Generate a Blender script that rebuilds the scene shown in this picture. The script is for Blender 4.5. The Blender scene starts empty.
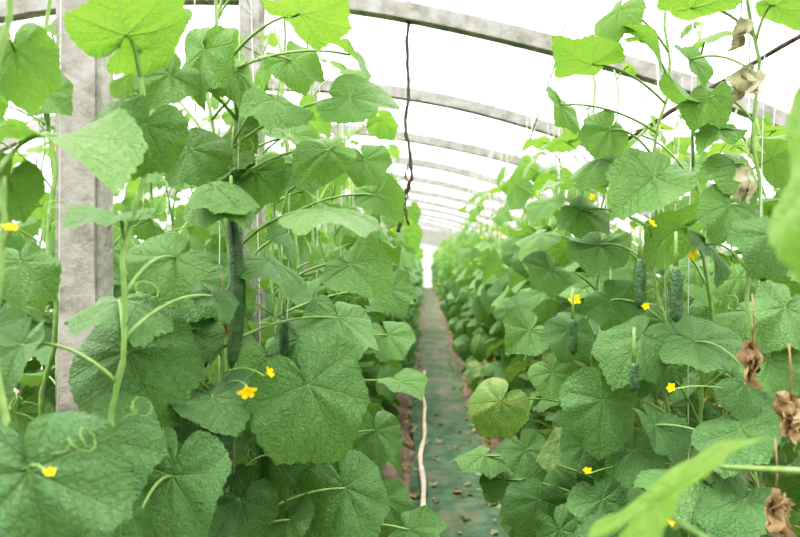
import bpy, math, random
import numpy as np
from mathutils import Vector, Matrix

rnd = random.Random(7)
EYE = 1.3
F = 700.0
def W(u, v, d):
    return np.array([(u-425)/F*d, d, EYE+(265-v)/F*d])
def nrm(a):
    a = np.array(a, float); return a/ max(1e-9, np.linalg.norm(a))

# ---------------------------------------------------------------- materials
def mat(name):
    m = bpy.data.materials.new(name); m.use_nodes = True
    nt = m.node_tree; nt.nodes.clear()
    return m, nt
class N:
    def __init__(s, nt): s.nt = nt
    def n(s, t, **k):
        x = s.nt.nodes.new(t)
        for a, b in k.items(): setattr(x, a, b)
        return x
    def put(s, sock, v):
        if isinstance(v, bpy.types.NodeSocket): s.nt.links.new(v, sock)
        else: sock.default_value = v
    def math(s, op, a, b=0.0, c=None):
        x = s.n('ShaderNodeMath', operation=op); s.put(x.inputs[0], a); s.put(x.inputs[1], b)
        if c is not None: s.put(x.inputs[2], c)
        return x.outputs[0]
    def mix(s, f, a, b):
        x = s.n('ShaderNodeMix', data_type='RGBA'); s.put(x.inputs[0], f); s.put(x.inputs[6], a); s.put(x.inputs[7], b)
        return x.outputs[2]
    def noise(s, vec, scale, detail=3, rough=.5):
        x = s.n('ShaderNodeTexNoise'); x.inputs['Scale'].default_value = scale
        x.inputs['Detail'].default_value = detail; x.inputs['Roughness'].default_value = rough
        if vec is not None: s.put(x.inputs['Vector'], vec)
        return x.outputs['Fac']
    def ramp(s, f, lo, hi, a=0., b=1.):
        x = s.n('ShaderNodeMapRange'); x.clamp = True
        s.put(x.inputs[0], f); s.put(x.inputs[1], lo); s.put(x.inputs[2], hi); s.put(x.inputs[3], a); s.put(x.inputs[4], b)
        return x.outputs[0]
    def bump(s, h, strength, dist):
        x = s.n('ShaderNodeBump'); x.inputs['Strength'].default_value = strength; x.inputs['Distance'].default_value = dist
        s.put(x.inputs['Height'], h); return x.outputs[0]
    def prin(s, col, rough=.6, spec=.3, normal=None):
        x = s.n('ShaderNodeBsdfPrincipled'); s.put(x.inputs['Base Color'], col); s.put(x.inputs['Roughness'], rough)
        x.inputs['Specular IOR Level'].default_value = spec
        if normal is not None: s.put(x.inputs['Normal'], normal)
        return x.outputs[0]
    def out(s, sh):
        o = s.n('ShaderNodeOutputMaterial'); s.nt.links.new(sh, o.inputs[0])
    def mixs(s, f, a, b):
        x = s.n('ShaderNodeMixShader'); s.put(x.inputs[0], f); s.put(x.inputs[1], a); s.put(x.inputs[2], b); return x.outputs[0]
def C(r, g, b): return (r, g, b, 1)

def leaf_material():
    m, nt = mat('cucumber_leaf'); g = N(nt)
    uv = g.n('ShaderNodeUVMap', uv_map='vein'); sp = g.n('ShaderNodeSeparateXYZ'); nt.links.new(uv.outputs[0], sp.inputs[0])
    xy = g.n('ShaderNodeUVMap', uv_map='xy').outputs[0]
    at = g.n('ShaderNodeAttribute', attribute_name='tone'); ts = g.n('ShaderNodeSeparateColor'); nt.links.new(at.outputs['Color'], ts.inputs[0])
    young, rv, dry = ts.outputs
    a, p = sp.outputs[0], sp.outputs[1]
    wob = g.math('MULTIPLY', g.math('SUBTRACT', g.noise(xy, 9, 2), .5), .10)
    wv = g.math('MAXIMUM', g.math('MULTIPLY_ADD', a, -.014, .020), .005)
    main = g.ramp(p, wv, g.math('MULTIPLY', wv, .35))
    s2 = g.math('FRACT', g.math('MULTIPLY', g.math('ADD', g.math('MULTIPLY_ADD', p, -1.0, a), wob), 6.0))
    sec = g.ramp(g.math('ABSOLUTE', g.math('SUBTRACT', s2, .5)), .075, .02)
    vo = g.n('ShaderNodeTexVoronoi', feature='DISTANCE_TO_EDGE'); vo.inputs['Scale'].default_value = 13; nt.links.new(xy, vo.inputs['Vector'])
    ter = g.ramp(vo.outputs['Distance'], .09, .0)
    vein = g.math('MAXIMUM', main, g.math('MAXIMUM', g.math('MULTIPLY', sec, .6), g.math('MULTIPLY', ter, .22)))
    old = g.mix(rv, C(.030, .092, .030), C(.108, .215, .084))
    yng = g.mix(rv, C(.095, .22, .03), C(.21, .37, .07))
    col = g.mix(young, old, yng)
    mott = g.noise(xy, 4.5, 4, .6)
    col = g.mix(g.ramp(mott, .35, .75, 0, .3), col, C(.16, .27, .10))
    dust = g.ramp(g.noise(xy, 60, 2, .7), .60, .75, 0, .28)
    col = g.mix(dust, col, C(.40, .50, .36))
    col = g.mix(g.math('MULTIPLY', vein, .45), col, C(.27, .40, .16))
    drym = g.math('MULTIPLY', dry, g.ramp(g.noise(xy, 3.0, 5, .6), .42, .62))
    col = g.mix(drym, col, C(.50, .46, .16))
    geo = g.n('ShaderNodeNewGeometry')
    under = g.mix(.45, col, C(.23, .35, .18))
    colf = g.mix(geo.outputs['Backfacing'], col, under)
    h = g.math('ADD', g.math('MULTIPLY', vein, -.8), g.math('MULTIPLY', g.noise(xy, 18, 3, .6), 1.0))
    bn = g.bump(h, .9, .007)
    pb = g.prin(colf, .45, .38, bn)
    tr = g.n('ShaderNodeBsdfTranslucent')
    tcol = g.mix(.4, col, g.mix(vein, C(.29, .50, .04), C(.14, .29, .03)))
    nt.links.new(tcol, tr.inputs[0]); nt.links.new(bn, tr.inputs['Normal'])
    g.out(g.mixs(g.ramp(young, 0, 1, .22, .50), pb, tr.outputs[0]))
    return m
def simple(name, c1, c2, scale, rough=.7, spec=.2, bump=0, bd=.003, transl=0, stretch=None):
    m, nt = mat(name); g = N(nt)
    tc = g.n('ShaderNodeTexCoord').outputs['Object']
    if stretch:
        mp = g.n('ShaderNodeMapping'); nt.links.new(tc, mp.inputs[0]); mp.inputs['Scale'].default_value = stretch; tc = mp.outputs[0]
    f = g.ramp(g.noise(tc, scale, 5, .6), .3, .7)
    col = g.mix(f, C(*c1), C(*c2))
    nb = g.bump(g.noise(tc, scale*3, 4, .6), bump, bd) if bump else None
    sh = g.prin(col, rough, spec, nb)
    if transl:
        t = g.n('ShaderNodeBsdfTranslucent'); nt.links.new(col, t.inputs[0]); sh = g.mixs(transl, sh, t.outputs[0])
    g.out(sh); return m

M_leaf = leaf_material()
M_stem = simple('green_stem', (.15, .26, .07), (.27, .39, .15), 30, .5, .3, transl=.12)
M_fruit = simple('cucumber_skin', (.022, .07, .024), (.08, .15, .055), 60, .42, .5, 1.0, .006)
M_flower = simple('yellow_petal', (.95, .58, .01), (1, .72, .03), 40, .6, .1, transl=.3)
M_dry = simple('dried_leaf', (.18, .12, .06), (.42, .31, .19), 25, .9, .05, .5, .004, transl=.25)
M_pale = simple('bleached_dry_leaf', (.24, .23, .13), (.44, .42, .28), 25, .9, .05, .5, .004, transl=.25)
M_string = simple('white_twine', (.40, .43, .36), (.65, .67, .6), 40, .8)
M_wire = simple('rusty_dark_wire', (.03, .025, .02), (.09, .07, .055), 30, .8)
M_conc = simple('weathered_concrete', (.17, .162, .14), (.38, .365, .325), 14, .95, .1, .8, .008)
M_wood = simple('peeled_wood', (.45, .34, .25), (.72, .58, .45), 9, .85, .1, .5, .004)
MATS = [M_leaf, M_stem, M_fruit, M_flower, M_dry, M_pale]

# ---------------------------------------------------------------- mesh builder
class MB:
    def __init__(s): s.V=[]; s.T=[]; s.A=[]; s.B=[]; s.tone=[]; s.m=[]; s.n=0
    def add(s, V, T, mi=0, tone=(0, .5, 0), uva=None, uvb=None):
        s.V.append(V); s.T.append(T+s.n); s.n += len(V)
        k = len(T)*3
        s.A.append(uva if uva is not None else np.zeros((k, 2))); s.B.append(uvb if uvb is not None else np.zeros((k, 2)))
        t = np.ones((len(V), 4)); t[:, :3] = tone; s.tone.append(t); s.m.append(np.full(len(T), mi))
    def mesh(s, name, mats=MATS):
        V = np.concatenate(s.V).astype(np.float32); T = np.concatenate(s.T).astype(np.int32)
        me = bpy.data.meshes.new(name); k = len(T)
        me.vertices.add(len(V)); me.vertices.foreach_set('co', V.ravel())
        me.loops.add(k*3); me.loops.foreach_set('vertex_index', T.ravel())
        me.polygons.add(k); me.polygons.foreach_set('loop_start', np.arange(0, k*3, 3, dtype=np.int32))
        me.polygons.foreach_set('loop_total', np.full(k, 3, dtype=np.int32))
        me.polygons.foreach_set('material_index', np.concatenate(s.m).astype(np.int32))
        me.update(calc_edges=True)
        me.polygons.foreach_set('use_smooth', np.ones(k, dtype=bool))
        for nm, d in (('vein', s.A), ('xy', s.B)):
            l = me.uv_layers.new(name=nm); l.data.foreach_set('uv', np.concatenate(d).astype(np.float32).ravel())
        ca = me.color_attributes.new('tone', 'FLOAT_COLOR', 'POINT'); ca.data.foreach_set('color', np.concatenate(s.tone).astype(np.float32).ravel())
        for m in mats: me.materials.append(m)
        me.validate(); return me
def obj(name, me, loc=(0, 0, 0), rot=0, sc=1, parent=None):
    o = bpy.data.objects.new(name, me); bpy.context.scene.collection.objects.link(o)
    o.location = loc; o.rotation_euler = (0, 0, rot)
    o.scale = (sc, sc, sc) if not isinstance(sc, tuple) else sc
    if parent: o.parent = parent
    return o
def empty(name):
    o = bpy.data.objects.new(name, None); bpy.context.scene.collection.objects.link(o); o.empty_display_size = .2; return o

def tube(P, R, n=6, rib=0, cap=True):
    P = np.array(P, float); k = len(P); R = np.full(k, R) if np.isscalar(R) else np.array(R, float)
    D = np.gradient(P, axis=0); D /= np.maximum(1e-9, np.linalg.norm(D, axis=1))[:, None]
    ref = np.array([1, 0, 0.]) if abs(D[:, 0]).mean() < .7 else np.array([0, 0, 1.])
    A = np.cross(D, ref); A /= np.maximum(1e-9, np.linalg.norm(A, axis=1))[:, None]; B = np.cross(D, A)
    ph = np.arange(n)*2*np.pi/n
    rr = 1+rib*np.cos(ph*5)
    V = P[:, None, :]+(R[:, None]*rr[None])[:, :, None]*(A[:, None, :]*np.cos(ph)[None, :, None]+B[:, None, :]*np.sin(ph)[None, :, None])
    V = V.reshape(-1, 3); T = []
    for i in range(k-1):
        for j in range(n):
            a = i*n+j; b = i*n+(j+1) % n; T += [(a, b, b+n), (a, b+n, a+n)]
    if cap:
        c0 = len(V); V = np.vstack([V, P[0], P[-1]])
        for j in range(n):
            T.append((c0, (j+1) % n, j)); T.append((c0+1, (k-1)*n+j, (k-1)*n+(j+1) % n))
    return V, np.array(T)
def bez(a, b, c, n=6):
    t = np.linspace(0, 1, n)[:, None]; return (1-t)**2*a+2*t*(1-t)*b+t*t*c

# ---------------------------------------------------------------- leaf templates
KA = [0, 14, 25, 36, 50, 62, 75, 88, 102, 116, 135, 152, 165, 175, 180]
KR = [1.0, .91, .85, .84, .90, .84, .78, .76, .79, .73, .68, .62, .54, .36, .12]
def leaf_template(seed, hi=True):
    r = random.Random(seed)
    half = list(np.arange(0, 180.1, 5)) if hi else [0, 12.5, 25, 37.5, 50, 62.5, 75, 87.5, 100, 120, 140, 160, 172, 180]
    th = [-a for a in half[:0:-1]]+half[:-1]
    rings = [.18, .38, .58, .76, .9, 1.0] if hi else [.35, .7, 1.0]
    dr, d2, w = r.uniform(.15, .80), r.uniform(-.35, .75), r.uniform(.03, .12)
    fold = r.uniform(-.1, .6)
    ph, fq = r.uniform(0, 6), r.choice([3, 4, 5]); asym = r.uniform(-.10, .10); tw = r.uniform(-.7, .7)
    veins = [0, 50, 100]
    def vv(a): return 0 if a < 25-1e-6 else (1 if a < 75-1e-6 else 2)
    V = [(0, 0, 0)]
    for t in rings:
        for k, a in enumerate(th):
            R = np.interp(abs(a), KA, KR)*(1+asym*math.sin(math.radians(a)*1.5))
            if t == 1.0 and hi: R *= 1.016 if int(round(a/5)) % 2 == 0 else .984
            q = math.radians(a); x = t*R*math.sin(q); y = t*R*math.cos(q)
            da = min(abs(abs(a)-v) for v in veins)
            puff = .065*t*min(1, da/22)*(1.2-t)*2
            z = puff-dr*max(y, 0)**2*.8-(.25*dr)*min(y, 0)**2-d2*x*x+fold*abs(x)*.5*t+w*t**2.5*math.sin(fq*q+ph)+.015*t*math.sin(11*q+ph*2)+tw*x*y*.6
            V.append((x, y, z))
    V = np.array(V); n = len(th); T = []; UA = []
    def uvof(i, sec):
        x, y = V[i][0], V[i][1]; x = abs(x); v = math.radians(veins[sec])
        return (x*math.sin(v)+y*math.cos(v), abs(x*math.cos(v)-y*math.sin(v)))
    for j in range(len(rings)):
        for k in range(n):
            k2 = (k+1) % n
            sec = vv(min(abs(th[k]), abs(th[k2])) if not (k2 == 0) else 179)
            if j == 0: tr = [(0, 1+k2, 1+k)]
            else:
                a = 1+(j-1)*n+k; b = 1+(j-1)*n+k2; c = 1+j*n+k2; d = 1+j*n+k
                tr = [(a, b, c), (a, c, d)]
            for t in tr:
                T.append(t); UA += [uvof(i, sec) for i in t]
    T = np.array(T); UA = np.array(UA)
    e1 = V[T[:, 1]]-V[T[:, 0]]; e2 = V[T[:, 2]]-V[T[:, 0]]; nz = np.cross(e1, e2)[:, 2]
    bad = nz < 0
    T[bad] = T[bad][:, ::-1]; U3 = UA.reshape(-1, 3, 2); U3[bad] = U3[bad][:, ::-1]; UA = U3.reshape(-1, 2)
    return V, T, UA, V[T.ravel()][:, :2]
NT = 16
HI = [leaf_template(i, True) for i in range(NT)]
LO = [leaf_template(i, False) for i in range(NT)]

def add_leaf(mb, P, d, n, s, tone, hi=True, r=rnd, k=None, mi=0, wx=None):
    V, T, UA, UB = (HI if hi else LO)[r.randrange(NT) if k is None else k]
    y = nrm(d); z = np.array(n, float); z = nrm(z-y*np.dot(z, y)); x = np.cross(y, z)
    Mx = np.stack([x*(wx or r.uniform(.85, 1.05)), y, z])
    mb.add((V*s)@Mx+P, T, mi, tone, UA, UB+np.array([r.uniform(0, 20), r.uniform(0, 20)]))
def add_tube(mb, P, R, n=6, mi=1, rib=0):
    V, T = tube(P, R, n, rib); mb.add(V, T, mi)

def add_flower(mb, P, d, s, r=rnd):
    d = nrm(d); u = nrm(np.cross(d, [.3, .2, 1])); v = np.cross(d, u)
    add_tube(mb, [P-d*s*.9, P-d*s*.3, P], [s*.10, s*.16, s*.2], 6, 1)
    cl = r.uniform(.3, 1.1)
    for i in range(5):
        a = i*2*math.pi/5+.3
        o = u*math.cos(a)+v*math.sin(a); q = np.cross(d, o); m = r.uniform(.8, 1.1)
        pts = []; prof = [(0, .10, .0), (.35, .30, .22*cl), (.7, .36, .5*cl), (1.0*m, .22, .7*cl), (1.15*m, .02, .6*cl)]
        for (t, w, h) in prof:
            for sx in (-1, 0, 1):
                pts.append(P+s*(o*t+q*w*sx+d*(h+(.10 if sx else 0))))
        T = []
        for k in range(4):
            for c in range(2):
                a0 = k*3+c; T += [(a0, a0+1, a0+4), (a0, a0+4, a0+3)]
        mb.add(np.array(pts), np.array(T), 3)
def add_fruit(mb, P, L, r0, bend, r=rnd, n=15, stalk=.05):
    t = np.linspace(0, 1, 16)
    prof = np.interp(t, [0, .03, .12, .3, .6, .85, .95, 1], [.30, .5, .72, .92, 1, .9, .62, .12])*r0
    prof = prof*(1+.03*np.sin(t*31+r.uniform(0, 5)))
    Q = np.stack([bend[0]*(t-t*t)*1.5*L, bend[1]*(t-t*t)*1.5*L, -t*L], 1)+P
    V, T = tube(Q, prof, n, .035); mb.add(V, T, 2)
    add_tube(mb, [P+np.array([0, 0, stalk]), P+np.array([0, 0, stalk*.5]), P], [.003, .0035, .005], 6, 1)
def add_tendril(mb, P, d, L, r=rnd):
    d = nrm(d); u = nrm(np.cross(d, [.1, .3, 1])); v = np.cross(d, u); pts = []
    for i in range(26):
        t = i/25; c = max(0, t-.35)*.03*1.2; a = max(0, t-.35)*20
        pts.append(P+d*L*t*(1-.3*t)+u*c*math.cos(a)+v*c*math.sin(a)+np.array([0, 0, -.15*L*t*t]))
    add_tube(mb, pts, .0010, 4, 1)

# ---------------------------------------------------------------- generated plant
def stem_pts(h, r, amp=.018):
    k = 26; p1, p2 = r.uniform(0, 6), r.uniform(0, 6)
    return np.array([[amp*math.sin(i*.55+p1)+.012*math.sin(i*1.7+p2), amp*math.cos(i*.5+p2), h*i/(k-1)] for i in range(k)])
def gen_plant(name, seed, h, side, hi, aisle=.5, fruits=True, zmin=.14, topkeep=.68):
    r = random.Random(seed); mb = MB()
    if side < 0: topkeep = .56
    S = stem_pts(h, r); add_tube(mb, S, np.linspace(.0070, .0038, len(S)), 6 if hi else 4)
    z = zmin; az = r.uniform(0, 6.28)
    while z < h-.02:
        az += 2.4+r.uniform(-.5, .5)
        P0 = np.array([np.interp(z, S[:, 2], S[:, 0]), np.interp(z, S[:, 2], S[:, 1]), z])
        out = np.array([math.cos(az), math.sin(az), 0]); out = nrm(out+np.array([side*aisle, -.05, 0]))
        top = h-z
        young = min(1, max(0, (z-1.0)/.8))*.75+r.uniform(0, .3)
        if r.random() < (1 if z < 1.3 else topkeep):
            if top < .22:
                s = .03+top*.30; pl = .03+top*.25; up = 1.1
            else:
                s = r.uniform(.085, .158) if z < 1.4 else r.uniform(.06, .125); pl = r.uniform(.08, .22); up = r.uniform(.2, 1.1)
            B = P0+out*pl+np.array([0, 0, pl*up])
            add_tube(mb, bez(P0, P0+out*pl*.45+np.array([0, 0, pl*up*.85]), B, 6), [.0036, .0034, .0032, .003, .0028, .0026], 5 if hi else 3)
            pitch = r.uniform(-.15, 1.3) if top > .22 else r.uniform(-.3, .3)
            ja = r.uniform(-.9, .9); o2 = np.array([out[0]*math.cos(ja)-out[1]*math.sin(ja), out[0]*math.sin(ja)+out[1]*math.cos(ja), 0])
            d = o2*math.cos(pitch)+np.array([0, 0, -math.sin(pitch)])
            nn = o2*math.sin(pitch)+np.array([0, 0, math.cos(pitch)])+np.array([r.uniform(-.7, .7), r.uniform(-.7, .7), 0])
            tone = (young, r.random(), r.uniform(.4, 1) if (r.random() < (.16 if side < 0 else .07) and z < 1.0) else 0)
            add_leaf(mb, B, d, nn, s, tone, hi, r)
        if r.random() < .05: add_flower(mb, P0+out*.04+np.array([0, 0, .01]), out+np.array([0, 0, .3]), .013, r)
        if r.random() < (.6 if hi else .12): add_tendril(mb, P0, out+np.array([0, 0, .5]), r.uniform(.08, .2), r)
        if fruits and .5 < z < 1.4 and r.random() < .04:
            add_fruit(mb, P0+np.array([side*.05, -.02, -.04]), r.uniform(.10, .18), .013, (r.uniform(-.1, .1), 0), r, 10)
        z += r.uniform(.065, .090)
    return mb.mesh(name)

VL = {+1: [gen_plant('cucumber_plant_hi', 100+i, 2.0+.08*(i % 4), 1, True) for i in range(6)],
      -1: [gen_plant('cucumber_plant_hi', 200+i, 1.84+.07*(i % 4), -1, True) for i in range(6)]}
VF = {+1: [gen_plant('cucumber_plant_lo', 300+i, 2.0+.07*(i % 4), 1, False) for i in range(6)],
      -1: [gen_plant('cucumber_plant_lo', 400+i, 1.84+.07*(i % 4), -1, False) for i in range(6)]}

def roofz(x):
    a = -1.253
    return EYE+1.38-(.0703 if x > a else .13)*(x-a)**2

LEN = 42.0
strings = MB()
rows = [(-.44, 1, 1.62), (-1.06, 1, 2.05), (-1.62, 1, 2.3), (-2.1, 1, 2.6), (-2.9, 1, 4.0),
        (.68, -1, 1.78), (1.13, -1, 1.75), (1.9, -1, 2.6), (2.35, -1, 3.2)]
for ri, (rx, side, y0) in enumerate(rows):
    e = empty('cucumber_plant_row'); e.location = (rx, 0, 0)
    y = -1.5; jumped = False
    maxh = roofz(rx)-.12
    while y < LEN-1:
        if not jumped and y > -.3: y = y0; jumped = True
        hi = .5 < y < 3.6 and abs(rx) < 1.5
        me = rnd.choice((VL if hi else VF)[side])
        sc = rnd.uniform(.90, 1.06)
        sc = min(sc, maxh/2.15)
        jx = rnd.uniform(-.04, .04)+ (side*.08 if y > 5 else 0)
        obj('plant', me, (jx, y, .02), rnd.uniform(-.7, .7), (sc, sc, sc), e)
        if 0 < y < 9:
            sx = rx+jx+rnd.uniform(-.03, .03)
            tz = roofz(sx)-.1
            V, T = tube([[sx, y+rnd.uniform(-.03, .03), .05], [sx+rnd.uniform(-.02, .02), y, tz*.5], [sx+rnd.uniform(-.05, .05), y+rnd.uniform(-.08, .08), tz]], .0013 if y < 4 else .0017, 4)
            strings.add(V, T, 0)
        y += rnd.uniform(.26, .36) if y < 14 else rnd.uniform(.36, .5)
# ---------------------------------------------------------------- hand placed foreground plants
def tip_dir(ang, tilt):
    a = math.radians(ang); t = math.radians(tilt)
    return np.array([math.cos(a)*math.cos(t), -math.sin(t), -math.sin(a)*math.cos(t)])
UPN = None
heroL = [
 (308,385,1.32,84,60,8,(.1,-.9,.45),.12,.6,0), (338,318,1.45,58,60,45,(.15,-.5,.85),.15,.9,0),
 (128,352,1.25,82,60,18,(0,-.8,.6),.0,.5,0), (98,440,1.15,74,50,28,(.1,-.7,.7),.0,.8,0),
 (172,476,1.2,86,100,25,(0,-.75,.65),.05,.5,0), (30,472,.85,108,70,20,(.1,-.8,.6),.0,.45,0),
 (118,302,1.2,62,10,55,(0,-.15,1),.1,.8,0), (212,398,1.35,58,20,50,(0,-.3,.95),.05,.35,0),
 (345,488,1.5,64,60,25,(.1,-.8,.6),.1,.5,0), (400,382,1.7,32,10,50,(0,-.3,.95),.3,.8,0),
 (196,440,1.4,56,80,35,UPN,.0,.2,0), (410,530,1.6,36,10,50,UPN,.2,.8,0),
 (325,210,1.25,60,10,50,(.0,-.2,.98),.35,.9,0), (350,98,1.25,54,10,20,(-.2,-.6,.75),.65,.1,0),
 (125,35,1.1,80,-30,20,(.3,-.35,-.9),.75,.3,0), (60,138,.95,80,5,35,(0,-.25,.98),.3,.9,0),
 (145,125,1.1,56,110,15,(.4,-.6,.6),.4,.2,0), (275,100,1.3,50,30,30,UPN,.6,.3,0),
 (215,188,1.3,50,20,40,UPN,.35,.9,0), (118,214,1.15,56,175,55,(0,-.2,.98),.3,.5,0),
 (300,14,1.3,60,10,35,(0,-.3,-.95),.85,.3,0), (205,50,1.35,54,110,10,UPN,.7,.2,0),
 (14,50,1.0,56,80,10,UPN,.7,.3,0), (255,172,1.45,46,90,30,UPN,.5,.5,0), (6,180,.9,54,100,30,UPN,.5,.3,0),
 (22,345,1.1,54,110,30,UPN,.1,.5,0), (270,455,1.5,60,90,35,UPN,.05,.2,0), (20,262,1.15,50,60,40,UPN,.3,.5,0),
 (270,262,1.4,50,30,45,UPN,.3,.6,0), (175,258,1.25,52,140,45,UPN,.3,.7,0), (388,335,1.9,34,50,40,UPN,.25,.8,0),
 (350,265,1.6,46,40,50,UPN,.3,.8,0), (330,150,1.4,42,150,30,UPN,.6,.7,0),
 (375,430,1.9,38,80,30,UPN,.2,.6,0),(320,445,1.7,46,100,40,UPN,.05,.2,0),
 (228,205,1.28,38,190,40,(0,-.4,.9),.4,.7,0), (165,375,1.4,46,120,45,UPN,.1,.2,0), (212,296,1.25,34,20,40,UPN,.1,.5,0),
 (235,72,1.4,42,60,20,UPN,.8,.5,0), (350,55,1.5,38,40,30,UPN,.8,.3,0), (165,10,1.2,42,160,20,UPN,.9,.5,0), (45,95,1.3,36,30,30,UPN,.6,.2,0),
 (170,75,1.3,42,130,25,UPN,.7,.2,0), (290,60,1.5,40,60,30,UPN,.75,.3,0),
 (190,150,1.4,44,60,30,UPN,.5,.2,0), (300,165,1.5,40,60,40,UPN,.5,.6,0),
 (365,160,1.6,34,60,30,UPN,.55,.3,0), (375,195,1.7,32,40,30,UPN,.5,.6,0), (235,130,1.5,38,100,20,UPN,.6,.3,0),
 (240,500,1.4,56,120,30,UPN,.05,.2,0), (120,510,1.1,60,60,35,UPN,.05,.2,0), (290,520,1.45,48,120,40,UPN,.1,.6,0),
 (190,330,1.4,42,60,35,UPN,.1,.3,0), (300,340,1.6,40,120,35,UPN,.1,.2,0), (385,500,1.75,34,60,40,UPN,.2,.6,0), (390,290,2.0,32,60,40,UPN,.3,.5,0),
]
heroR = [
 (642,335,1.6,56,140,35,(0,-.55,.85),.15,.8,0), (602,400,1.6,58,95,15,(.0,-.85,.5),.12,.5,0),
 (500,402,1.9,40,130,5,(-.3,-.9,.3),.35,1.0,.3), (695,342,1.55,54,20,45,UPN,.15,.7,0),
 (552,372,1.9,34,60,40,UPN,.3,.9,0), (785,308,1.3,48,130,30,UPN,.2,.9,0),
 (690,476,1.4,58,175,50,(0,-.3,.95),.15,.7,0), (602,500,1.7,46,60,40,UPN,.1,.6,0),
 (484,456,2.1,34,175,50,(0,-.3,.95),.25,.9,0), (655,178,1.55,56,150,20,(-.1,-.75,.7),.3,.9,0),
 (592,64,1.6,48,175,35,(0,-.3,-.9),.8,.4,0), (708,98,1.5,38,130,20,UPN,.8,.5,0),
 (690,8,1.45,52,10,40,(0,-.3,-.9),.8,.3,0), (775,5,1.4,42,40,35,(0,-.4,-.9),.8,.4,0),
 (575,186,1.8,42,178,50,(0,-.25,.98),.4,.9,0), (520,522,2.0,32,60,30,UPN,.1,.6,0),
 (735,165,1.5,42,60,40,UPN,.5,.6,0), (610,130,1.7,38,120,30,UPN,.7,.4,0), (600,160,1.7,34,150,30,UPN,.5,.7,0),
 (740,430,1.35,54,140,35,UPN,.1,.5,0), (655,425,1.5,48,50,40,UPN,.1,.2,0), (705,245,1.55,42,60,45,UPN,.25,.4,0),
 (770,235,1.35,44,130,35,UPN,.3,.3,0), (600,245,1.8,38,120,45,UPN,.35,.7,0),
 (560,440,1.9,38,140,45,UPN,.15,.5,.3), (530,330,2.0,34,150,40,UPN,.3,.8,0), (745,500,1.3,60,150,45,UPN,.1,.3,0),
 (655,505,1.5,48,60,40,UPN,.1,.5,0), (745,385,1.4,42,40,50,UPN,.12,.4,0), (550,270,1.9,34,150,45,UPN,.35,.7,0),
 (560,105,1.7,34,60,10,UPN,.8,.4,0),(640,40,1.6,36,30,30,UPN,.85,.4,0),
 (540,500,1.9,40,120,40,UPN,.15,.3,0), (560,530,1.75,42,60,40,UPN,.1,.6,0), (620,540,1.6,46,120,40,UPN,.05,.4,0), (525,450,2.0,34,60,40,UPN,.2,.6,0),
 (505,480,2.1,30,150,40,UPN,.3,.7,0), (720,130,1.5,34,160,30,UPN,.8,.5,0), (580,210,1.8,34,30,40,UPN,.5,.3,0),
 (770,360,1.3,40,60,40,UPN,.2,.6,0), (540,235,1.9,32,160,40,UPN,.5,.6,0),
 (690,60,1.55,34,60,20,UPN,.8,.3,0), (730,205,1.45,42,120,35,UPN,.4,.4,0),
 (610,300,1.75,36,60,40,UPN,.25,.2,0), (570,330,1.85,34,120,40,UPN,.2,.3,0), (720,460,1.4,42,60,40,UPN,.05,.3,.4),
 (635,450,1.6,42,120,40,UPN,.05,.4,0), (585,445,1.75,38,60,35,UPN,.1,.2,0), (620,10,1.6,34,120,20,UPN,.85,.5,0),
]
def build_hero(lst, stems, extra):
    mbs = [MB() for _ in stems]
    rr = random.Random(99)
    for (sx, sy, h), mb in zip(stems, mbs):
        r = random.Random(int(sx*1000)+int(sy*77)); S = stem_pts(h, r)+np.array([sx, sy, 0]); add_tube(mb, S, np.linspace(.0058, .0036, len(S)), 8)
        mb.S = S
        for z in np.arange(.4, h-.1, .16): 
            add_tendril(mb, np.array([np.interp(z, S[:, 2], S[:, 0]), np.interp(z, S[:, 2], S[:, 1]), z]), [r.uniform(-1, 1), r.uniform(-1, 0), .6], r.uniform(.08, .18), r)
        tz = roofz(sx)-.08
        if sy > 1.2:
            V, T = tube([[sx, sy, .05], [sx+.015, sy+.01, 1.2], [sx+rnd.uniform(-.05, .05), sy+rnd.uniform(-.08, .08), tz]], .0008, 5); strings.add(V, T, 0)
    for i, (u, v, d, s, ang, tilt, nn, yg, rv, dry) in enumerate(lst):
        if nn is None: nn = (rr.uniform(-.7, .7), rr.uniform(-.75, -.15), .8)
        B = W(u, v, d); sm = s/F*d
        j = min(range(len(stems)), key=lambda q: (stems[q][0]-B[0])**2+(stems[q][1]-B[1])**2)
        mb = mbs[j]; S = mb.S
        z0 = max(.15, min(B[2]-.06, stems[j][2]-.03)); P0 = np.array([np.interp(z0, S[:, 2], S[:, 0]), np.interp(z0, S[:, 2], S[:, 1]), z0])
        mid = P0*.5+B*.5+np.array([0, 0, .045])
        add_tube(mb, bez(P0, mid, B, 9), np.linspace(.0034, .0024, 9), 6)
        add_leaf(mb, B, tip_dir(ang, tilt), nn, sm, (yg, rv, dry), True, rnd, i % NT)
    for (j, fn) in extra: fn(mbs[j])
    for (sx, sy, h), mb in zip(stems, mbs):
        me = mb.mesh('cucumber_plant_mesh'); o = obj('cucumber_plant', me)
        me.transform(Matrix.Translation((-sx, -sy, 0))); o.location = (sx, sy, 0)

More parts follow.
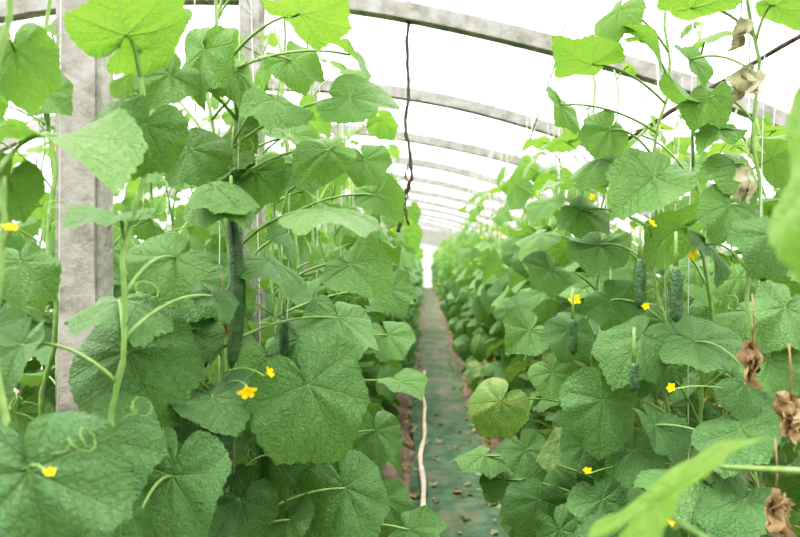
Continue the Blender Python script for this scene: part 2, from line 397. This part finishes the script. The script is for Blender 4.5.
stemsL = [(-.40, 1.42, 2.0), (-.47, 1.12, 2.05), (-.52, .86, 2.0), (-.36, 1.75, 1.9), (-.70, 1.3, 2.05)]
stemsR = [(.58, 1.72, 2.05), (.68, 1.45, 2.05), (.50, 2.05, 1.9), (.86, 1.5, 2.0), (.47, .62, 1.9)]
def flo(u, v, d, s, dr=(0, -1, .1)):
    def f(mb):
        P = W(u, v, d); add_flower(mb, P, dr, s)
        S = mb.S; z0 = P[2]-.03; P0 = np.array([np.interp(z0, S[:, 2], S[:, 0]), np.interp(z0, S[:, 2], S[:, 1]), z0])
        if np.linalg.norm(P0-P) < .5: add_tube(mb, bez(P0, (P0+P)/2+np.array([0, .01, .02]), P-nrm(dr)*s*.8, 6), .0016, 5)
    return f
extraL = [(0, flo(247, 390, 1.2, .015, (.3, -.8, -.5))), (0, flo(268, 374, 1.22, .010, (.8, -.3, .5))), (2, flo(10, 229, .85, .009, (.3, -.4, .9))),
          (2, flo(50, 474, .76, .006, (.2, -.5, .8)))]
extraR = [(2, flo(575, 300, 1.65, .015, (-.4, -.8, .3))), (0, flo(651, 224, 1.45, .010, (.5, -.5, .5))), (1, flo(672, 388, 1.35, .010, (-.7, -.5, .3))), (0, flo(645, 306, 1.45, .008)),
          (1, flo(669, 521, 1.3, .011, (.4, -.6, .6))), (0, flo(587, 472, 1.55, .010, (0, -.5, .8)))]
def near_leaf(mb):
    S0 = np.array([.47, .62, EYE-.3])
    B = W(655, 505, .62); add_tube(mb, bez(S0, W(760, 590, .62), B, 10), np.linspace(.0042, .003, 10), 8)
    add_leaf(mb, B, tip_dir(-46, 3), (-.69, -.10, .70), .115, (1, 1, 0), True, rnd, 3, wx=.42)
    add_tube(mb, bez(np.array([.47, .7, EYE-.21]), W(770, 470, .8), W(722, 467, .95), 10), np.linspace(.0042, .0032, 10), 8)
    B2 = W(866, 130, .52); add_tube(mb, bez(np.array([.47, .62, B2[2]-.12]), B2+np.array([.05, .02, -.02]), B2, 10), np.linspace(.004, .003, 10), 8)
    add_leaf(mb, B2, tip_dir(114, 5), (-.9, -.35, .2), .150, (.75, .6, 0), True, rnd, 5, wx=.7)
extraR.append((4, near_leaf))
build_hero(heroL, stemsL, extraL); build_hero(heroR, stemsR, extraR)

def fruit(u, v, d, L, r0, bend=(0, 0)):
    mb = MB(); P = W(u, v, d); r = random.Random(int(u))
    add_fruit(mb, np.zeros(3), L, r0, bend, r, 20, .07)
    for i in range(110):
        t = r.uniform(.08, .92); a = r.uniform(0, 6.28)
        c = np.array([bend[0]*(t-t*t)*1.5*L+math.cos(a)*r0*.95, bend[1]*(t-t*t)*1.5*L+math.sin(a)*r0*.95, -t*L])
        q = .0016; VV = np.array([[q, 0, 0], [-q, 0, 0], [0, q, 0], [0, -q, 0], [0, 0, q], [0, 0, -q]])+c
        TT = np.array([(0, 2, 4), (2, 1, 4), (1, 3, 4), (3, 0, 4), (2, 0, 5), (1, 2, 5), (3, 1, 5), (0, 3, 5)]); mb.add(VV, TT, 2)
    obj('cucumber', mb.mesh('cucumber_mesh'), tuple(P))
fruit(231, 212, 1.34, .30, .0150, (.12, 0)); fruit(676, 266, 1.42, .115, .0135); fruit(640, 258, 1.5, .11, .0125)
fruit(284, 315, 1.55, .10, .011); fruit(573, 318, 1.62, .085, .010); fruit(634, 362, 1.42, .06, .010)

def withered(u, v, d, s, n=3, stalk=.1, mi=4):
    mb = MB(); P = W(u, v, d); r = random.Random(int(u*3))
    add_tube(mb, [[0, 0, stalk], [.004, 0, stalk*.5], [0, 0, 0]], .0016, 5, mi)
    for i in range(n):
        V, T, UA, UB = HI[r.randrange(NT)]
        V = V.copy()*s
        x, y = V[:, 0].copy(), V[:, 1].copy()
        V[:, 0] = x*.34*(1-.4*np.sin(y/s*3))+.12*s*np.sin(y/s*5+i); V[:, 2] = .26*s*np.sin(x/s*7+y/s*3+i)+.12*s*np.sin(x/s*15+y/s*9)+V[:, 2]*1.3
        a = r.uniform(0, 6.28); d0 = np.array([.35*math.cos(a), .35*math.sin(a), -1]); yv = nrm(d0); z = nrm(np.cross(yv, [math.sin(a), math.cos(a), .1])); xv = np.cross(yv, z)
        mb.add(V@np.stack([xv, yv, z])+np.array([0, 0, -i*s*.25]), T, mi, (0, .5, 0), UA, UB)
    obj('withered_leaf', mb.mesh('withered_leaf_mesh'), tuple(P))
withered(752, 352, 1.2, .040, 4); withered(789, 405, 1.15, .042, 3); withered(746, 178, 1.3, .040, 2, .08, 5); withered(740, 28, 1.35, .034, 2, .12, 5); withered(748, 78, 1.35, .042, 2, .1, 5)
withered(775, 502, 1.1, .040); withered(222, 320, 1.5, .03, 2)

obj('trellis_twine', strings.mesh('trellis_twine', [M_string]))
mb = MB()
for rx, side, y0 in rows:
    z = roofz(rx)-.09
    P = [[rx, y, z+.01*math.sin(y*1.8)] for y in np.arange(-1.5, LEN, .85)]
    V, T = tube(P, .0022, 5); mb.add(V, T)
obj('trellis_wire', mb.mesh('trellis_wire', [M_string]))

# ---------------------------------------------------------------- structure
def boxbeam(xs, w, h, zfun, y):
    V = []; T = []
    for x in xs:
        z = zfun(x)
        V += [(x, y-w/2, z-h), (x, y+w/2, z-h), (x, y+w/2, z), (x, y-w/2, z)]
    k = len(xs)
    for i in range(k-1):
        for j in range(4):
            a = i*4+j; b = i*4+(j+1) % 4; T += [(a, a+4, b+4), (a, b+4, b)]
    T += [(0, 1, 2), (0, 2, 3), (4*k-4, 4*k-2, 4*k-3), (4*k-4, 4*k-1, 4*k-2)]
    return np.array(V, float), np.array(T)
def flat(me):
    me.polygons.foreach_set('use_smooth', np.zeros(len(me.polygons), dtype=bool)); return me
XL, XR = -4.2, 3.2
ys = [3.45+1.7*k for k in range(-3, 23)]
for y in ys:
    mb = MB(); r = random.Random(int(y*10))
    ph = r.uniform(0, 6)
    V, T = boxbeam(np.linspace(XL, XR, 40), .08, .085, lambda x: roofz(x)+.008*math.sin(x*3+ph), y); mb.add(V, T)
    b = obj('roof_beam', flat(mb.mesh('roof_beam', [M_conc])))
    bv = b.modifiers.new('bevel', 'BEVEL'); bv.width = .005; bv.segments = 2; bv.limit_method = 'ANGLE'
def column(x, y, w, h):
    me = bpy.data.meshes.new('concrete_column'); import bmesh
    bm = bmesh.new(); bmesh.ops.create_cube(bm, size=1)
    bmesh.ops.scale(bm, vec=(w, w*.8, h), verts=bm.verts); bmesh.ops.translate(bm, vec=(0, 0, h/2), verts=bm.verts)
    bmesh.ops.subdivide_edges(bm, edges=[e for e in bm.edges if abs(e.verts[0].co.z-e.verts[1].co.z) > .5], cuts=14)
    r = random.Random(int(x*31+y*7))
    bmesh.ops.bevel(bm, geom=[e for e in bm.edges if abs(e.verts[0].co.z-e.verts[1].co.z) > .01], offset=.012, segments=2, affect='EDGES')
    for v in bm.verts: v.co.x += r.uniform(-.0015, .0015); v.co.y += r.uniform(-.0015, .0015)
    bm.to_mesh(me); bm.free(); me.materials.append(M_conc)
    obj('concrete_column', me, (x, y, 0))
for y in ys[2:]:
    column(-.85, y, .112, roofz(-.85)-.06)
    column(2.72, y, .12, roofz(2.72)-.06)

def film_mat():
    m, nt = mat('polyethylene_film'); g = N(nt)
    tc = g.n('ShaderNodeTexCoord').outputs['Object']
    t = g.n('ShaderNodeBsdfTransparent'); t.inputs[0].default_value = C(.97, .98, .97)
    d = g.n('ShaderNodeBsdfTranslucent'); d.inputs[0].default_value = C(.93, .95, .93)
    g.out(g.mixs(g.ramp(g.noise(tc, 1.3, 3), .3, .7, .30, .42), t.outputs[0], d.outputs[0])); return m
M_film = film_mat()
def grid_obj(name, fx, nu, nv, m):
    V = np.array([fx(i/(nu-1), j/(nv-1)) for i in range(nu) for j in range(nv)]); T = []
    for i in range(nu-1):
        for j in range(nv-1):
            a = i*nv+j; T += [(a, a+nv, a+nv+1), (a, a+nv+1, a+1)]
    b = MB(); b.add(V, np.array(T)); return obj(name, b.mesh(name, [m]))
Y0 = -2.0
grid_obj('ceiling_film', lambda u, v: (XL+(XR-XL)*u, Y0+(LEN-Y0)*v, roofz(XL+(XR-XL)*u)+.02+.012*math.sin(v*160+u*9)), 30, 150, M_film)
grid_obj('wall_left', lambda u, v: (XL, Y0+(LEN-Y0)*u, roofz(XL)*v+.02), 30, 6, M_film)
grid_obj('wall_right', lambda u, v: (XR, Y0+(LEN-Y0)*u, roofz(XR)*v+.02), 30, 6, M_film)
grid_obj('wall_back', lambda u, v: (XL+(XR-XL)*u, LEN, (roofz(XL+(XR-XL)*u)+.02)*v), 30, 6, M_film)
grid_obj('wall_front', lambda u, v: (XL+(XR-XL)*u, Y0, (roofz(XL+(XR-XL)*u)+.02)*v), 30, 6, M_film)

def soil():
    m, nt = mat('brown_soil'); g = N(nt)
    tc = g.n('ShaderNodeTexCoord').outputs['Object']
    f = g.noise(tc, 3, 6, .65); f2 = g.noise(tc, 40, 5, .7)
    col = g.mix(g.ramp(f, .35, .65), C(.13, .095, .07), C(.27, .21, .17))
    col = g.mix(g.ramp(f2, .55, .75, 0, .6), col, C(.36, .31, .26))
    g.out(g.prin(col, .95, .1, g.bump(f2, .9, .02))); return m
def pathmat():
    m, nt = mat('green_walkway'); g = N(nt)
    tc = g.n('ShaderNodeTexCoord').outputs['Object']
    sp = g.n('ShaderNodeSeparateXYZ'); nt.links.new(tc, sp.inputs[0])
    f = g.noise(tc, 2.2, 5, .65); f2 = g.noise(tc, 45, 4, .7); f3 = g.noise(tc, 9, 4, .6)
    col = g.mix(g.ramp(f3, .35, .65), C(.05, .09, .055), C(.10, .155, .098))
    thr = g.ramp(sp.outputs[1], 3.5, 14, .61, .46)
    col = g.mix(g.ramp(f, g.math('SUBTRACT', thr, .06), g.math('ADD', thr, .08), 0, .8), col, C(.19, .15, .115))
    col = g.mix(g.ramp(f2, .60, .72, 0, .5), col, C(.22, .22, .15))
    g.out(g.prin(col, .9, .15, g.bump(f2, .7, .01))); return m
def gz(x):
    return .07*max(0, math.cos((x+.65)*math.pi/.55*.5)) if -1.2 < x < -.15 else (.07*max(0, math.cos((x-.95)*math.pi/.6*.5)) if .4 < x < 1.5 else 0)
grid_obj('floor', lambda u, v: (-6+12*u, -4+60*v, gz(-6+12*u)+.008*math.sin(u*211+v*90)-.01), 121, 160, soil())
grid_obj('walkway_mat', lambda u, v: (-.10+.50*u+.025*math.sin(v*61)+.012*math.sin(v*190), -1+(LEN)*v, .016+.004*math.sin(u*17+v*300)), 10, 220, pathmat())

P = []
for i in range(26):
    t = i/25; y = 2.6+t*5.6
    P.append([-.012+.012*math.sin(t*14)+.008*math.sin(t*31), y, .05+.012*math.sin(t*9)])
mb = MB(); V, T = tube(P, [.017+.003*math.sin(i*2.1)-.004*i/25 for i in range(26)], 9); mb.add(V, T)
obj('wooden_pole', mb.mesh('wooden_pole', [M_wood]))

mb = MB(); r = random.Random(5)
for i in range(560):
    y = 2.5+abs(r.gauss(0, 1))*6
    x = r.choice([r.uniform(-.42, -.05), r.uniform(-.42, -.05), r.uniform(-.42, -.08), r.uniform(.32, .5), r.uniform(.32, .5), r.uniform(-.1, .35)])
    V, T, UA, UB = LO[r.randrange(NT)]; s = r.uniform(.008, .036); V = V*s; V[:, 2] = V[:, 2]*1.4+.2*s*np.sin(V[:, 0]/s*5)
    a = r.uniform(0, 6.28); c, sn = math.cos(a), math.sin(a)
    Rm = np.array([[c, sn, 0], [-sn, c, 0], [0, 0, 1]]); tl = r.uniform(-.4, .4); Rt = np.array([[1, 0, 0], [0, math.cos(tl), math.sin(tl)], [0, -math.sin(tl), math.cos(tl)]])
    mb.add(V@Rt@Rm+np.array([x, y, .03+gz(x)]), T, r.choice([4, 4, 5, 5, 0]), (.3, .5, 1), UA, UB)
obj('dry_leaf_litter', mb.mesh('dry_leaf_litter'))

def rope(name, pts, rad, m, jit=.006, sub=6):
    Q = []; r = random.Random(len(pts)); A = [W(*p) for p in pts]
    for i in range(len(A)-1):
        for k in range(sub): 
            t = k/sub; Q.append(A[i]*(1-t)+A[i+1]*t+np.array([r.uniform(-jit, jit), r.uniform(-jit, jit), 0]))
    Q.append(A[-1]); mb = MB(); V, T = tube(Q, [rad*r.uniform(.8, 1.2) for _ in Q], 8); mb.add(V, T); obj(name, mb.mesh(name, [m]))
rope('hanging_rope', [(409, -2, 3.45), (407, 50, 3.45), (409, 95, 3.42), (405, 125, 3.4), (411, 160, 3.38), (412, 178, 3.36), (406, 190, 3.36), (403, 212, 3.36), (398, 232, 3.36)], .009, M_wire, .004)
rope('hanging_rope', [(411, 160, 3.37), (405, 172, 3.36), (410, 188, 3.36), (404, 205, 3.36), (409, 225, 3.36)], .005, M_wire)
rope('hanging_cord', [(572, 0, 3.3), (566, 22, 3.3), (561, 45, 3.3), (545, 95, 3.3), (530, 140, 3.3)], .004, M_wire, .003)
rope('bamboo_cane', [(628, 140, 2.4), (670, 112, 2.35), (735, 74, 2.3), (830, 18, 2.2)], .008, M_wire, .003)

# ---------------------------------------------------------------- light / camera
w = bpy.data.worlds.new('overcast_sky'); bpy.context.scene.world = w; w.use_nodes = True
nt = w.node_tree; g = N(nt)
bg = nt.nodes['Background']; bg.inputs[0].default_value = (.98, .985, 1, 1)
tcw = g.n('ShaderNodeTexCoord'); spw = g.n('ShaderNodeSeparateXYZ'); nt.links.new(tcw.outputs['Generated'], spw.inputs[0])
low = g.ramp(spw.outputs[2], -.04, .0, .15, 1.0); hi_ = g.ramp(spw.outputs[2], .0, .9, 1.3, 5.7)
nt.links.new(g.math('MULTIPLY', low, hi_), bg.inputs[1])
s = bpy.data.lights.new('sun', 'SUN'); s.energy = 5.8; s.angle = .35; s.color = (1, .97, .90)
so = bpy.data.objects.new('sun', s); bpy.context.scene.collection.objects.link(so); so.rotation_euler = (math.radians(-6), math.radians(-18), 0); so.location = (0, 0, 8)
cam = bpy.data.cameras.new('camera'); co = bpy.data.objects.new('camera', cam); bpy.context.scene.collection.objects.link(co)
co.location = (0, 0, EYE); co.rotation_euler = (math.radians(90), 0, 0)
cam.lens = 31.5; cam.sensor_width = 36; cam.shift_x = -25/800; cam.shift_y = -3.5/800
cam.clip_start = .02; cam.dof.use_dof = True; cam.dof.focus_distance = 1.7; cam.dof.aperture_fstop = 3.6
bpy.context.scene.camera = co
try:
    vs = bpy.context.scene.view_settings
    vs.view_transform = 'Standard'
    vs.use_curve_mapping = True
    c = vs.curve_mapping.curves[3]
    for p in ((.03, .012), (.08, .056), (.25, .26), (.6, .72)): c.points.new(*p)
    vs.curve_mapping.update()
except Exception as ex: print(ex)
